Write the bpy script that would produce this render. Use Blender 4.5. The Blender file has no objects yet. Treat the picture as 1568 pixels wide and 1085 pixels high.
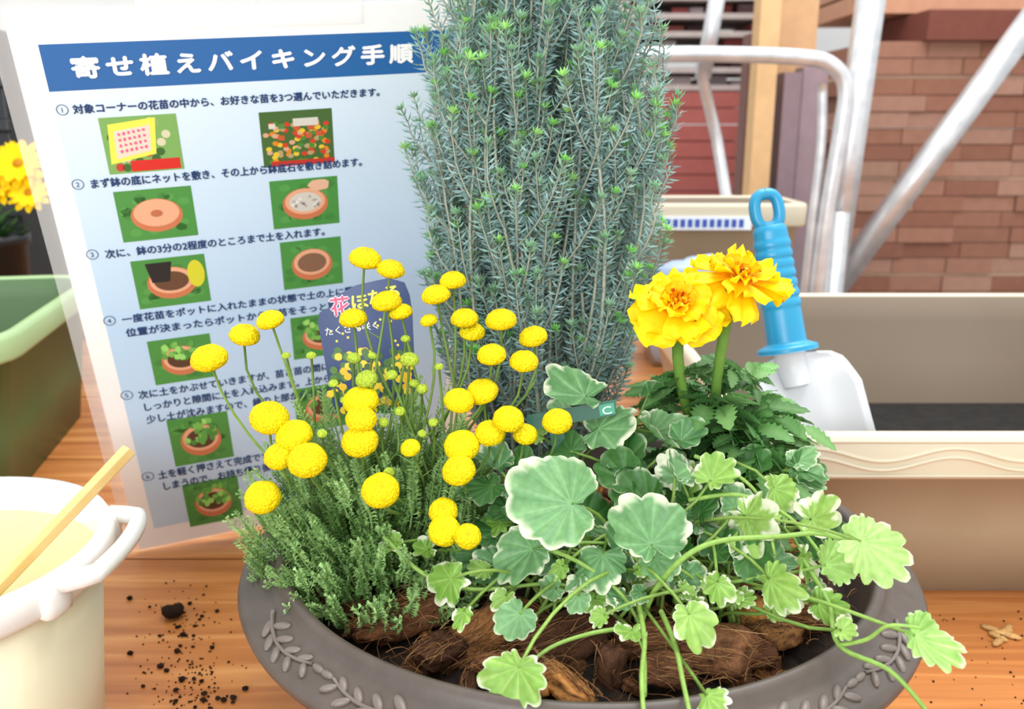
import bpy, math, random
from mathutils import Vector, Matrix, noise
random.seed(7)
R_=random.random
def U(a,b): return a+(b-a)*random.random()
scene=bpy.context.scene
try:
    scene.view_settings.view_transform='Standard'
except Exception: pass

# ------------------------------------------------------------------ survey camera
TH=math.radians(14.5); F=1596.0
C=Vector((0,0,0.37)); RT=Vector((1,0,0)); UP=Vector((0,math.sin(TH),math.cos(TH))); FW=Vector((0,math.cos(TH),-math.sin(TH)))
def ray(px,py): return RT*((px-921.5)/F)+UP*((637.5-py)/F)+FW
def Z(px,py,z): return C+ray(px,py)*z            # real point at a measured distance
def Y(px,py,y):
    r=ray(px,py); return C+r*(y/r.y)
def G(px,py,z=0.0):
    r=ray(px,py); return C+r*((z-C.z)/r.z)

def H(h,a=1.0):
    h=h.lstrip('#'); o=[]
    for i in (0,2,4):
        c=int(h[i:i+2],16)/255
        o.append(c/12.92 if c<=0.04045 else ((c+0.055)/1.055)**2.4)
    return (o[0],o[1],o[2],a)
def mixc(a,b,t):
    t=max(0,min(1,t)); return tuple(a[i]*(1-t)+b[i]*t for i in range(3))+(1,)
def jit(c,s=0.15):
    k=1+U(-s,s); return (min(1,c[0]*k*(1+U(-s,s)*.3)),min(1,c[1]*k),min(1,c[2]*k*(1+U(-s,s)*.3)),1)

# ------------------------------------------------------------------ materials
def newmat(name):
    m=bpy.data.materials.new(name); m.use_nodes=True
    nt=m.node_tree; b=nt.nodes['Principled BSDF']
    return m,nt,b
def mat(name,c1,c2=None,rough=.5,scale=20,bump=0,bscale=None,stretch=(1,1,1),spec=.5,metal=0,detail=4,trans=0,alpha=1,bd=0.002):
    m,nt,b=newmat(name)
    b.inputs['Roughness'].default_value=rough; b.inputs['Metallic'].default_value=metal
    b.inputs['Specular IOR Level'].default_value=spec
    b.inputs['Base Color'].default_value=c1
    if trans: b.inputs['Transmission Weight'].default_value=trans
    if alpha<1: b.inputs['Alpha'].default_value=alpha
    tc=nt.nodes.new('ShaderNodeTexCoord'); mp=nt.nodes.new('ShaderNodeMapping'); mp.inputs['Scale'].default_value=stretch
    nt.links.new(tc.outputs['Object'],mp.inputs[0])
    n=nt.nodes.new('ShaderNodeTexNoise'); n.inputs['Scale'].default_value=scale; n.inputs['Detail'].default_value=detail
    nt.links.new(mp.outputs[0],n.inputs['Vector'])
    if c2 is not None:
        r=nt.nodes.new('ShaderNodeValToRGB'); r.color_ramp.elements[0].position=.35; r.color_ramp.elements[1].position=.65
        r.color_ramp.elements[0].color=c1; r.color_ramp.elements[1].color=c2
        nt.links.new(n.outputs[0],r.inputs[0]); nt.links.new(r.outputs[0],b.inputs['Base Color'])
    if bump:
        n2=nt.nodes.new('ShaderNodeTexNoise'); n2.inputs['Scale'].default_value=bscale or scale; n2.inputs['Detail'].default_value=5
        nt.links.new(mp.outputs[0],n2.inputs['Vector'])
        bp=nt.nodes.new('ShaderNodeBump'); bp.inputs['Strength'].default_value=bump; bp.inputs['Distance'].default_value=bd
        nt.links.new(n2.outputs[0],bp.inputs['Height']); nt.links.new(bp.outputs[0],b.inputs['Normal'])
    return m
def vcmat(name,rough=.5,transl=.25,bump=0,bscale=400,spec=.35,voro=0,nlo=.86,nhi=1.14,vlo=.72,vhi=1.08,bd=.001):
    m,nt,b=newmat(name)
    at=nt.nodes.new('ShaderNodeAttribute'); at.attribute_name='Col'
    b.inputs['Roughness'].default_value=rough; b.inputs['Specular IOR Level'].default_value=spec
    n=nt.nodes.new('ShaderNodeTexNoise'); n.inputs['Scale'].default_value=bscale
    tc=nt.nodes.new('ShaderNodeTexCoord'); nt.links.new(tc.outputs['Object'],n.inputs['Vector'])
    mr=nt.nodes.new('ShaderNodeMapRange'); mr.inputs['To Min'].default_value=nlo; mr.inputs['To Max'].default_value=nhi
    nt.links.new(n.outputs[0],mr.inputs['Value'])
    mx=nt.nodes.new('ShaderNodeMix'); mx.data_type='RGBA'; mx.blend_type='MULTIPLY'; mx.inputs[0].default_value=1
    nt.links.new(at.outputs['Color'],mx.inputs[6]); nt.links.new(mr.outputs[0],mx.inputs[7])
    col=mx.outputs[2]
    hsrc=n.outputs[0]
    if voro:
        v=nt.nodes.new('ShaderNodeTexVoronoi'); v.inputs['Scale'].default_value=voro
        nt.links.new(tc.outputs['Object'],v.inputs['Vector'])
        mr2=nt.nodes.new('ShaderNodeMapRange'); mr2.inputs['From Min'].default_value=.2; mr2.inputs['From Max'].default_value=.8; mr2.inputs['To Min'].default_value=vhi; mr2.inputs['To Max'].default_value=vlo
        nt.links.new(v.outputs['Distance'],mr2.inputs['Value'])
        mx2=nt.nodes.new('ShaderNodeMix'); mx2.data_type='RGBA'; mx2.blend_type='MULTIPLY'; mx2.inputs[0].default_value=1
        nt.links.new(col,mx2.inputs[6]); nt.links.new(mr2.outputs[0],mx2.inputs[7]); col=mx2.outputs[2]
        hsrc=mr2.outputs[0]
    nt.links.new(col,b.inputs['Base Color'])
    if bump:
        bp=nt.nodes.new('ShaderNodeBump'); bp.inputs['Strength'].default_value=bump; bp.inputs['Distance'].default_value=bd
        nt.links.new(hsrc,bp.inputs['Height']); nt.links.new(bp.outputs[0],b.inputs['Normal'])
    if transl:
        tr=nt.nodes.new('ShaderNodeBsdfTranslucent'); nt.links.new(col,tr.inputs['Color'])
        ms=nt.nodes.new('ShaderNodeMixShader'); ms.inputs[0].default_value=transl
        out=nt.nodes['Material Output']
        nt.links.new(b.outputs[0],ms.inputs[1]); nt.links.new(tr.outputs[0],ms.inputs[2]); nt.links.new(ms.outputs[0],out.inputs[0])
    return m

# ------------------------------------------------------------------ mesh accumulator
class Acc:
    def __init__(s): s.v=[];s.f=[];s.c=[];s.m=[]
    def add(s,vs,fs,col,mi=0):
        o=len(s.v); s.v.extend([tuple(v) for v in vs])
        s.f.extend([tuple(i+o for i in f) for f in fs])
        s.m.extend(mi if isinstance(mi,list) else [mi]*len(fs))
        if isinstance(col,list): s.c.extend(col)
        else: s.c.extend([col]*len(vs))
    def build(s,name,mats,parent=None,smooth=True):
        me=bpy.data.meshes.new(name); me.from_pydata(s.v,[],s.f)
        for m in mats: me.materials.append(m)
        me.polygons.foreach_set('material_index',s.m)
        me.polygons.foreach_set('use_smooth',[smooth]*len(s.f))
        a=me.color_attributes.new('Col','FLOAT_COLOR','POINT')
        flat=[x for c in s.c for x in (c[0],c[1],c[2],1.0)]
        a.data.foreach_set('color',flat); me.update()
        ob=bpy.data.objects.new(name,me); scene.collection.objects.link(ob)
        if parent: ob.parent=parent
        return ob
WH=(.8,.8,.8,1)
def empty(name,loc=(0,0,0)):
    e=bpy.data.objects.new(name,None); e.empty_display_size=.02; e.location=loc; scene.collection.objects.link(e); return e
def frame(d):
    d=d.normalized(); a=Vector((0,0,1)) if abs(d.z)<.9 else Vector((1,0,0))
    x=d.cross(a).normalized(); y=x.cross(d).normalized(); return x,y
def tube(acc,pts,r0,r1,col,seg=5,mi=0,cap=True,flat=1.0):
    n=len(pts); vs=[];fs=[];px=None
    for i,p in enumerate(pts):
        d=(pts[min(i+1,n-1)]-pts[max(i-1,0)])
        if d.length<1e-9: d=Vector((0,0,1))
        if px is None: x,y=frame(d)
        else:
            dn=d.normalized(); x=(px-dn*px.dot(dn)); x=x.normalized() if x.length>1e-6 else frame(d)[0]; y=x.cross(dn)
        px=x; r=r0+(r1-r0)*i/(n-1)
        for k in range(seg):
            a=2*math.pi*k/seg; vs.append(p+x*(r*math.cos(a))+y*(r*flat*math.sin(a)))
    for i in range(n-1):
        for k in range(seg):
            a=i*seg+k; b=i*seg+(k+1)%seg; fs.append((a,b,b+seg,a+seg))
    if cap:
        fs.append(tuple(range(seg))); fs.append(tuple((n-1)*seg+k for k in reversed(range(seg))))
    acc.add(vs,fs,col,mi)
def bez(a,b,c,d,n=8):
    o=[]
    for i in range(n+1):
        t=i/n; s=1-t; o.append(a*s**3+b*3*s*s*t+c*3*s*t*t+d*t**3)
    return o
def catmull(P,n=6):
    o=[]; Q=[P[0]]+list(P)+[P[-1]]
    for i in range(1,len(Q)-2):
        for k in range(n):
            t=k/n; p0,p1,p2,p3=Q[i-1],Q[i],Q[i+1],Q[i+2]
            o.append(.5*((2*p1)+(p2-p0)*t+(2*p0-5*p1+4*p2-p3)*t*t+(3*p1-p0-3*p2+p3)*t**3))
    o.append(P[-1]); return o
def box(acc,lo,hi,col=WH,mi=0,M=None,bev=0):
    x0,y0,z0=lo;x1,y1,z1=hi
    vs=[Vector(p) for p in [(x0,y0,z0),(x1,y0,z0),(x1,y1,z0),(x0,y1,z0),(x0,y0,z1),(x1,y0,z1),(x1,y1,z1),(x0,y1,z1)]]
    if M is not None: vs=[M@v for v in vs]
    acc.add(vs,[(3,2,1,0),(4,5,6,7),(0,1,5,4),(1,2,6,5),(2,3,7,6),(3,0,4,7)],col,mi)
def bevel(ob,w,seg=2):
    m=ob.modifiers.new('bev','BEVEL'); m.width=w; m.segments=seg; m.limit_method='ANGLE'; return ob
def lathe(acc,prof,cx,cy,seg=96,col=WH,mi=0):
    vs=[];fs=[];n=len(prof)
    for k in range(seg):
        a=2*math.pi*k/seg
        for r,z in prof: vs.append((cx+r*math.cos(a),cy+r*math.sin(a),z))
    for k in range(seg):
        k2=(k+1)%seg
        for i in range(n-1):
            fs.append((k*n+i,k2*n+i,k2*n+i+1,k*n+i+1))
    acc.add(vs,fs,col,mi)
def ellip(acc,c,ax,ay,az,col,nu=10,nv=7,mi=0,fn=None):
    vs=[];fs=[]
    for j in range(nv+1):
        ph=math.pi*j/nv
        for i in range(nu):
            t=2*math.pi*i/nu
            p=Vector((math.sin(ph)*math.cos(t),math.sin(ph)*math.sin(t),math.cos(ph)))
            k=fn(p) if fn else 1
            vs.append(c+(ax*p.x+ay*p.y+az*p.z)*k)
    for j in range(nv):
        for i in range(nu):
            a=j*nu+i;b=j*nu+(i+1)%nu
            fs.append((a,a+nu,b+nu,b))
    acc.add(vs,fs,col,mi)

# ================================================================== materials used
m_bowl=mat('bowl_plastic',H('#4d433c'),H('#574c45'),rough=.42,scale=60,bump=.15,bscale=900,bd=.0005)
m_relief=mat('bowl_relief_plastic',H('#6c615a'),H('#746962'),rough=.4,scale=60)
m_soil=mat('soil_dark',H('#1d1410'),H('#3b281c'),rough=.95,scale=120,bump=1,bscale=160,bd=.006)
m_husk=vcmat('coconut_husk',rough=.9,transl=0,bump=1,bscale=500,spec=.1,nlo=.65,nhi=1.4)
m_leaf=vcmat('leaf_green',rough=.45,transl=.28,bscale=250,bump=.3)
m_ivy=vcmat('ivy_leaf',rough=.42,transl=.25,bscale=250,bump=.55,voro=300,vlo=.88,vhi=1.04,bd=.0012,spec=.4)
m_needle=vcmat('silver_foliage',rough=.6,transl=.2,bscale=200)
m_button=vcmat('button_flower_yellow',rough=.6,transl=.08,bump=1,voro=800,bscale=300,spec=.2,nlo=.95,nhi=1.08,vlo=.66)
m_petal=vcmat('marigold_petal',rough=.5,transl=.25,bump=.2,bscale=300,spec=.2,nlo=.95,nhi=1.08)
m_paint=vcmat('printed_colour',rough=.35,transl=0,bscale=30,spec=.5,nlo=.98,nhi=1.02)
m_plain=vcmat('coloured_plastic',rough=.4,transl=0,bscale=15,spec=.5)

# ================================================================== room / ground
a=Acc(); box(a,(-6,-2,-.80),(6,7,-.75)); a.build('floor',[mat('floor_concrete',H('#b5b0aa'),H('#a09a94'),rough=.8,scale=3)],smooth=False)
a=Acc(); box(a,(-6,6,-.75),(6,6.1,3)); a.build('wall_back',[mat('wall_paint',H('#dcdbd8'),H('#cfcfd0'),rough=.8,scale=1.5)],smooth=False)

# ================================================================== table
def wood(name,ca,cb,cc):
    m,nt,b=newmat(name); b.inputs['Roughness'].default_value=.35
    tc=nt.nodes.new('ShaderNodeTexCoord'); mp=nt.nodes.new('ShaderNodeMapping'); mp.inputs['Scale'].default_value=(1.0,16,16)
    nt.links.new(tc.outputs['Object'],mp.inputs[0])
    n=nt.nodes.new('ShaderNodeTexNoise'); n.inputs['Scale'].default_value=4; n.inputs['Detail'].default_value=8; n.inputs['Distortion'].default_value=.7
    nt.links.new(mp.outputs[0],n.inputs['Vector'])
    r=nt.nodes.new('ShaderNodeValToRGB'); e=r.color_ramp.elements; e[0].position=.28; e[0].color=ca; e[1].position=.72; e[1].color=cc
    k=r.color_ramp.elements.new(.5); k.color=cb
    at=nt.nodes.new('ShaderNodeAttribute'); at.attribute_name='Col'
    mx=nt.nodes.new('ShaderNodeMix'); mx.data_type='RGBA'; mx.blend_type='MULTIPLY'; mx.inputs[0].default_value=1
    nt.links.new(n.outputs[0],r.inputs[0]); nt.links.new(r.outputs[0],mx.inputs[6]); nt.links.new(at.outputs['Color'],mx.inputs[7])
    nt.links.new(mx.outputs[2],b.inputs['Base Color'])
    bp=nt.nodes.new('ShaderNodeBump'); bp.inputs['Strength'].default_value=.25; bp.inputs['Distance'].default_value=.001
    nt.links.new(n.outputs[0],bp.inputs['Height']); nt.links.new(bp.outputs[0],b.inputs['Normal'])
    return m
m_wood=wood('table_wood',H('#a35f30'),H('#c17c43'),H('#dc9d60'))
tab=empty('wooden_table')
a=Acc(); y=.714-.24*3
while y<1.5:
    k=U(.9,1.05)
    box(a,(-1.2,y+.0025,-.035),(1.3,y+.24-.0025,0),col=(k,k*.97,k*.92,1)); y+=.24
YE=y
bevel(a.build('table_planks',[m_wood],tab,smooth=False),.002)
a=Acc()
for x in (-1.12,1.2):
    for yy in (.05,YE-.08): box(a,(x-.035,yy-.035,-.75),(x+.035,yy+.035,-.035),col=(1,1,1,1))
for yy in (.05,YE-.08): box(a,(-1.12,yy-.02,-.12),(1.2,yy+.02,-.035),col=(1,1,1,1))
a.build('table_frame',[m_wood],tab,smooth=False)

# ================================================================== planter bowl
CX,CY=.037,.48
bowl=empty('planter_bowl')
a=Acc()
prof=[(0,0),(.108,0),(.115,.004),(.150,.085),(.163,.118),(.1870,.1195),(.1905,.122),(.1915,.1255),(.1900,.1282),(.186,.1292),(.1745,.1345),(.1712,.1360),(.1700,.1400),(.1678,.1425),(.1655,.1425),(.1638,.1405),(.1620,.135),(.160,.128),(.150,.09),(.12,.02),(0,.02)]
lathe(a,prof,CX,CY,160); a.build('bowl_shell',[m_bowl],bowl)
def rimz(r): return .1292+(.186-r)/(.186-.1745)*(.1345-.1292)
a=Acc()
def rp(ang,r,dz=0): return Vector((CX+r*math.cos(ang),CY+r*math.sin(ang),rimz(r)+dz))
for g in (-133,-50,42,135):
    for s in (-1,1):
        base=math.radians(g+s*19.5); sgn=-s
        def rr_(t): return .1768+.006*math.sin(t*math.pi*.9)
        pts=[rp(base+sgn*math.radians(17)*i/12,rr_(i/12),.0006) for i in range(13)]
        tube(a,pts,.0013,.0008,WH,6)
        for i in range(1,11):
            t=i/10; an=base+sgn*math.radians(17)*t; r=rr_(t)
            side=1 if i%2 else -1
            if i==10: side=0
            L=.0061*(1-.3*t)
            tang=Vector((-math.sin(an),math.cos(an),0))*sgn; rad=Vector((math.cos(an),math.sin(an),-.42)).normalized()
            d=(tang*.75+rad*side*.60).normalized(); n=Vector((.40*math.cos(an),.40*math.sin(an),.91)).normalized(); q=n.cross(d)
            c=rp(an,r,.0004)+d*(L*1.05)
            ellip(a,c,d*L,q*L*.42,n*.0018,WH,12,8)
a.build('rim_leaf_relief',[m_relief],bowl)
# soil
a=Acc(); vs=[];fs=[];NR,NA=14,64
for i in range(NR+1):
    for k in range(NA):
        r=.1605*i/NR; an=2*math.pi*k/NA; p=Vector((CX+r*math.cos(an),CY+r*math.sin(an),0))
        z=.108+.012*noise.noise(p*38)+.010*(1-(i/NR)**2)
        if i==NR: z=.113
        vs.append((p.x,p.y,z))
for i in range(NR):
    for k in range(NA):
        k2=(k+1)%NA; fs.append((i*NA+k,(i+1)*NA+k,(i+1)*NA+k2,i*NA+k2))
a.add(vs,fs,WH); a.build('potting_soil',[m_soil],bowl)
# husk chunks and fibres
a=Acc()
def chunk(p,s,col,hair=20,flatk=None):
    d=Vector((U(-1,1),U(-1,1),U(-.45,.45))).normalized(); n=Vector((U(-.8,.8),U(-1.1,.2),1)).normalized(); q=n.cross(d).normalized(); n=d.cross(q)
    sd=Vector((U(0,50),U(0,50),U(0,50))); ky=U(.45,.75); kz=flatk or U(.28,.5)
    vs=[];fs=[];cols=[];nu,nv=26,18; c0=jit(col,.15)
    for j in range(nv+1):
        ph=math.pi*j/nv
        for i in range(nu):
            t=2*math.pi*i/nu
            v=Vector((math.cos(ph),math.sin(ph)*math.cos(t),math.sin(ph)*math.sin(t)))
            m=max(abs(v.x),abs(v.y),abs(v.z))
            k=(1/m)**.75*.82*(1+.26*noise.noise(v*1.4+sd)+.12*noise.noise(Vector((v.x*1.5,v.y*9,v.z*9))+sd)+.06*noise.noise(v*12+sd))
            vs.append(p+(d*v.x+q*v.y*ky+n*v.z*kz)*s*k)
            cols.append(mixc(c0,H('#2c1b12'),.05+1.3*noise.noise(Vector((v.x*2,v.y*8,v.z*8))+sd)))
    for j in range(nv):
        for i in range(nu):
            A=j*nu+i;B=j*nu+(i+1)%nu; fs.append((A,A+nu,B+nu,B))
    a.add(vs,fs,cols)
    for k in range(hair):
        aa=p+d*U(-1,.5)*s+q*U(-.75,.75)*s*ky+n*s*kz*U(.5,1)
        L=s*U(.5,1.3)
        tube(a,bez(aa,aa+d*L*.3+n*U(0,.003),aa+d*L*.7+n*U(-.001,.004)+q*U(-.003,.003),aa+d*L+q*U(-.3,.3)*L+n*U(-.003,.003),5),.00026,.00013,jit(random.choice([H('#8a5f3e'),H('#5f4230'),H('#a97a4e'),H('#b98f62')]),.2),3,cap=False)
HC=[H('#85593e'),H('#5f4030'),H('#a06d42'),H('#c98c4e'),H('#6e4a35')]
for px,py,s,ci in [(640,1085,.016,0),(735,1115,.023,0),(775,1070,.019,1),(865,1150,.018,2),(1010,1165,.026,1),(905,1205,.016,0),(1340,1110,.019,3),(1400,1150,.021,2),(1290,1185,.022,0),(1200,1215,.015,4),(1020,1245,.016,3),(1100,1215,.014,1),(680,1140,.014,0),(1480,1100,.015,2),(790,1180,.015,1),(600,1020,.013,4),(1160,1160,.018,0),(940,1245,.013,3),(1440,1120,.016,0),(1350,1190,.015,4),(1080,1130,.017,4),(950,1120,.016,0),(1225,1130,.018,1),(1420,1060,.014,3)]:
    p=G(px,py,.120); 
    dd=Vector((p.x-CX,p.y-CY)); 
    if dd.length+s>.163: dd*= (.161-s*.8)/dd.length; p.x=CX+dd.x;p.y=CY+dd.y
    chunk(p+Vector((0,0,.003)),s,HC[ci],44)
for px,py,s in [(1400,845,.014),(1450,865,.014),(1425,815,.011),(1470,900,.012),(1400,890,.014),(1340,860,.013),(1500,880,.012)]:
    p=G(px,py,.135)
    dd=Vector((p.x-CX,p.y-CY)); 
    if dd.length+s>.16: dd*= (.158-s)/dd.length; p.x=CX+dd.x;p.y=CY+dd.y
    chunk(p,s,random.choice(HC[2:4]),14)
for i in range(120):
    an=U(0,6.28); r=.148*math.sqrt(U(.1,1)); s=U(.005,.012)
    chunk(Vector((CX+r*math.cos(an),CY+r*math.sin(an),.115)),s,random.choice(HC),6)
for i in range(560):
    an=U(-3.4,.3); r=U(.07,.154); p=Vector((CX+r*math.cos(an),CY+r*math.sin(an),.122+U(-.004,.012)))
    d=Vector((U(-1,1),U(-1,1),U(-.3,.3)))*.009
    tube(a,bez(p,p+d+Vector((0,0,.004)),p+d*1.5+Vector((U(-.006,.006),U(-.006,.006),0)),p+d*2+Vector((U(-.01,.01),U(-.01,.01),-.004)),5),.00025,.00014,jit(random.choice([H('#8a6040'),H('#5b3f2e'),H('#a67a50')]),.25),3,cap=False)
a.build('coconut_husk_chips',[m_husk],bowl)

# ================================================================== silver shrub
a=Acc()
SX,SY=.0165,.568
RP=[(.115,.012),(.16,.036),(.2,.054),(.25,.067),(.32,.0765),(.38,.0755),(.42,.067),(.45,.059),(.50,.050),(.56,.040),(.7,.03)]
def Rz(z):
    for (z0,r0),(z1,r1) in zip(RP,RP[1:]):
        if z<=z1: return r0+(r1-r0)*(z-z0)/(z1-z0)
    return RP[-1][1]
def needles(pts,dens,base,star=True):
    L=sum((pts[i+1]-pts[i]).length for i in range(len(pts)-1)); n=int(L/dens)
    for k in range(n):
        t=k/max(1,n-1); f=t*(len(pts)-1); i=min(int(f),len(pts)-2); p=pts[i].lerp(pts[i+1],f-i); d=(pts[i+1]-pts[i]).normalized()
        x,y=frame(d); off=k*1.1
        tipf=max(0,(t*L-(L-.010))/.010)
        for j in range(4):
            an=off+j*math.pi/2+U(-.3,.3); out=x*math.cos(an)+y*math.sin(an)
            lift=.40+.7*tipf+U(-.3,.35)
            v=(out+d*lift).normalized(); ln=U(.0055,.0088)*(1-.2*tipf)
            w=v.cross(Vector((U(-1,1),U(-1,1),U(-1,1)))).normalized()*.00070
            c=jit(base,.2)
            if star: c=mixc(c,H('#8cca70'),tipf*.6)
            q=p+v*ln*.5
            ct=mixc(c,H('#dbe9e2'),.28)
            a.add([p,q+w,p+v*ln+d*.0008,q-w],[(0,1,2,3)],[c,c,ct,c])
    if star:
        p=pts[-1]; d=(pts[-1]-pts[-2]).normalized(); x,y=frame(d)
        g=jit(random.choice([H('#86d860'),H('#7fb08a'),H('#a4e07a'),H('#8fb79a'),H('#8fb7a0')]),.12); sc=U(.7,1.15)
        for j in range(16):
            an=j*2.4; el=.15+1.1*(j/16); out=x*math.cos(an)+y*math.sin(an)
            v=(out*math.cos(el)+d*math.sin(el)).normalized(); ln=U(.006,.0085)*sc*(1-.3*j/16)
            w=v.cross(d).normalized()*.0008 if v.cross(d).length>1e-3 else x*.0008
            a.add([p,p+v*ln*.5+w,p+v*ln,p+v*ln*.5-w],[(0,1,2,3)],[mixc(g,H('#e8f5b0'),.3),g,g,g])
def clampenv(p,k=1.04):
    dx,dy=p.x-SX,(p.y-SY)/.85; r=math.hypot(dx,dy); m=Rz(p.z)*k
    if r>m: p=Vector((SX+dx*m/r,SY+dy*m/r*.85,p.z))
    return p
NS=84
for s in range(NS):
    ph=s*2.39996+U(-.2,.2); rf=math.sqrt((s+.5)/NS)
    top=U(.42,.60) if rf<.7 else U(.32,.54)
    w1=U(0,6); w2=U(0,6); amp=U(.003,.008)
    n=16; pts=[]
    for i in range(n+1):
        t=i/n; z=.115+(top-.115)*t
        r=rf*Rz(z)*.86
        tw=ph+.25*math.sin(t*2.5+w1)
        pts.append(Vector((SX+r*math.cos(tw)+amp*math.sin(t*7+w2),SY+r*math.sin(tw)*.85+amp*math.cos(t*6+w1),z)))
    tube(a,pts,.0015,.0007,jit(H('#b9baa8'),.1),4)
    base=mixc(H('#557f7e'),H('#8fb2ae'),R_()*.5+.5*rf)  # inner stems darker: shade inside the shrub put into the colour
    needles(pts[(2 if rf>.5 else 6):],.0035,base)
    nb=random.randint(7,11)
    for b in range(nb):
        f=U(.22,.97) if rf>.4 else U(.5,.97)
        i=int(f*n); p=pts[i]; oa=ph+U(-1.3,1.3); out=Vector((math.cos(oa),math.sin(oa)*.85,0))
        ln=U(.022,.055); sp=U(.35,.75)
        bp=[clampenv(q,U(1.06,1.16)) for q in bez(p,p+out*ln*sp*.5+Vector((0,0,ln*.25)),p+out*ln*sp*.8+Vector((0,0,ln*.6)),p+out*ln*sp+Vector((0,0,ln)),6)]
        tube(a,bp,.0009,.0005,jit(H('#b9baa8'),.1),3)
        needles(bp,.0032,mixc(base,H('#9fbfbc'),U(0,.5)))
a.build('silver_leaf_shrub',[m_needle])

# ================================================================== yellow button flower plant
btn=empty('yellow_button_flower_plant')
fl=[(657,468,58),(703,487,50),(696,545,54),(722,563,42),(815,507,48),(785,533,52),(836,575,50),(850,599,46),(902,578,56),(960,608,52),(885,640,52),(943,652,52),(636,575,50),(487,578,50),(440,605,54),(377,647,66),(868,706,58),(826,722,54),(485,753,70),(530,785,66),(503,822,54),(553,829,70),(473,895,64),(648,795,66),(650,755,56),(685,883,68),(650,722,64),(915,755,56),(882,780,54),(945,782,44),(1003,759,54),(831,803,64),(826,847,60),(800,955,58),(842,965,48),(798,920,52),(772,578,32),(739,806,36)]
buds=[(637,645,26),(737,648,34),(705,675,22),(660,683,40),(690,760,20),(600,690,18),(560,640,18),(760,700,22),(720,740,20),(515,640,16),(780,760,18),(700,850,20),(745,690,18),(620,720,16),(580,780,18),(760,780,16),(670,640,16),(790,660,16),(730,610,18)]
a=Acc(); st=Acc()
def btn_head(px,py,w,yc,kind):
    zc=.485-(py-470)/490*.065+U(-.006,.006)
    rad=w/2*zc/F*1.02
    c=Z(px,py,zc)
    ax=(Vector((U(-.25,.25),-.15-.75*max(0,(py-560)/400),1))).normalized()
    x,y=frame(ax); ph=U(0,6)
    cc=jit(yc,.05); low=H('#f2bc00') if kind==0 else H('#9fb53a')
    vs=[];fs=[];cols=[];nu,nv=26,14
    for j in range(nv+1):
        p=math.pi*j/nv
        for i in range(nu):
            t=2*math.pi*i/nu
            sx=math.sin(p)
            zz=math.cos(p); zz=zz*(.78 if zz>0 else .45)
            q=x*sx*math.cos(t)+y*sx*math.sin(t)+ax*zz
            k=1+.03*math.sin(5*t+j*2.4+ph)*math.sin(p*7)
            vs.append(c+q*rad*k)
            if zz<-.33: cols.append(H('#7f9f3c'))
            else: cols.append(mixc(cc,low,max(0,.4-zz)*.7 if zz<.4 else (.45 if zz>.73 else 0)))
    for j in range(nv):
        for i in range(nu):
            A=j*nu+i;B=j*nu+(i+1)%nu; fs.append((A,A+nu,B+nu,B))
    a.add(vs,fs,cols)
    base=Vector((-.072+U(-.04,.045)+ (c.x+.07)*.25,.475+U(-.03,.035),.122))
    e=c-ax*rad*.45
    h=(e-base).length
    pts=bez(base,base+Vector((U(-.01,.01),0,h*.4)),e-ax*h*.35+Vector((0,0,-.005)),e,10)
    tube(st,pts,.0009,.0007,jit(H('#8fae58'),.15),5)
    for k in range(4):
        q=pts[random.randint(3,8)]; dd=Vector((U(-1,1),U(-1,1),.8)); 
        tube(st,[q,q+dd*.004,q+dd*.008],.0005,.0002,H('#9dbf6a'),3,cap=False)
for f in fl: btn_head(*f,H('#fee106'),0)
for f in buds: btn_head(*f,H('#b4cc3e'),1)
a.build('flower_heads',[m_button],btn)
# feathery foliage
def sprig(acc,p,d,L,col,npair=11):
    d=d.normalized(); x,y=frame(d); bend=Vector((U(-.3,.3),U(-.3,.3),U(-.1,.4)))*L*.6
    pts=[p+d*L*t/6+bend*(t/6)**2 for t in range(7)]
    tube(acc,pts,.0007,.0004,jit(col,.1),3,cap=False)
    for k in range(npair):
        t=.15+.85*k/npair; f=t*6; i=min(int(f),5); q=pts[i].lerp(pts[i+1],f-i); dd=(pts[i+1]-pts[i]).normalized()
        for s in range(3):
            an=k*1.9+s*2.1; out=x*math.cos(an)+y*math.sin(an)
            v=(out+dd*.7).normalized(); ln=L*.22*(1-.4*t)
            c=jit(col,.25)
            w=v.cross(Vector((U(-1,1),U(-1,1),U(-1,1)))).normalized()*.0006
            acc.add([q,q+v*ln*.6+w,q+v*ln,q+v*ln*.6-w],[(0,1,2,3)],c)
            for s2 in (-1,1):
                v2=(v+w.normalized()*s2*.8).normalized(); q2=q+v*ln*.5; w2=v2.cross(dd).normalized()*.0005
                acc.add([q2,q2+v2*ln*.25+w2,q2+v2*ln*.5,q2+v2*ln*.25-w2],[(0,1,2,3)],c)
for i in range(640):
    th=U(0,6.28); ph=math.acos(U(-.25,1)); 
    dirv=Vector((math.sin(ph)*math.cos(th),math.sin(ph)*math.sin(th),math.cos(ph)))
    k=U(.5,1)
    p=Vector((-.070,.455,.136))+Vector((dirv.x*.078,dirv.y*.064,dirv.z*(.070+.024*(i%3==0))))*k
    p.z=max(p.z,.128)
    dd=Vector((dirv.x*.6,dirv.y*.6,.7+dirv.z*.3))
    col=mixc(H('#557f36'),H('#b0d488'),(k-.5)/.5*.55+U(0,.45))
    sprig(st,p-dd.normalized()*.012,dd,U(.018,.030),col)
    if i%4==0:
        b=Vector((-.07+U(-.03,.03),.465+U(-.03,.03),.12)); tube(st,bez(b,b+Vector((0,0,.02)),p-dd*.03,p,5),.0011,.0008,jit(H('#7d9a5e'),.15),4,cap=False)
st.build('stems_and_foliage',[m_leaf],btn)

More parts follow.
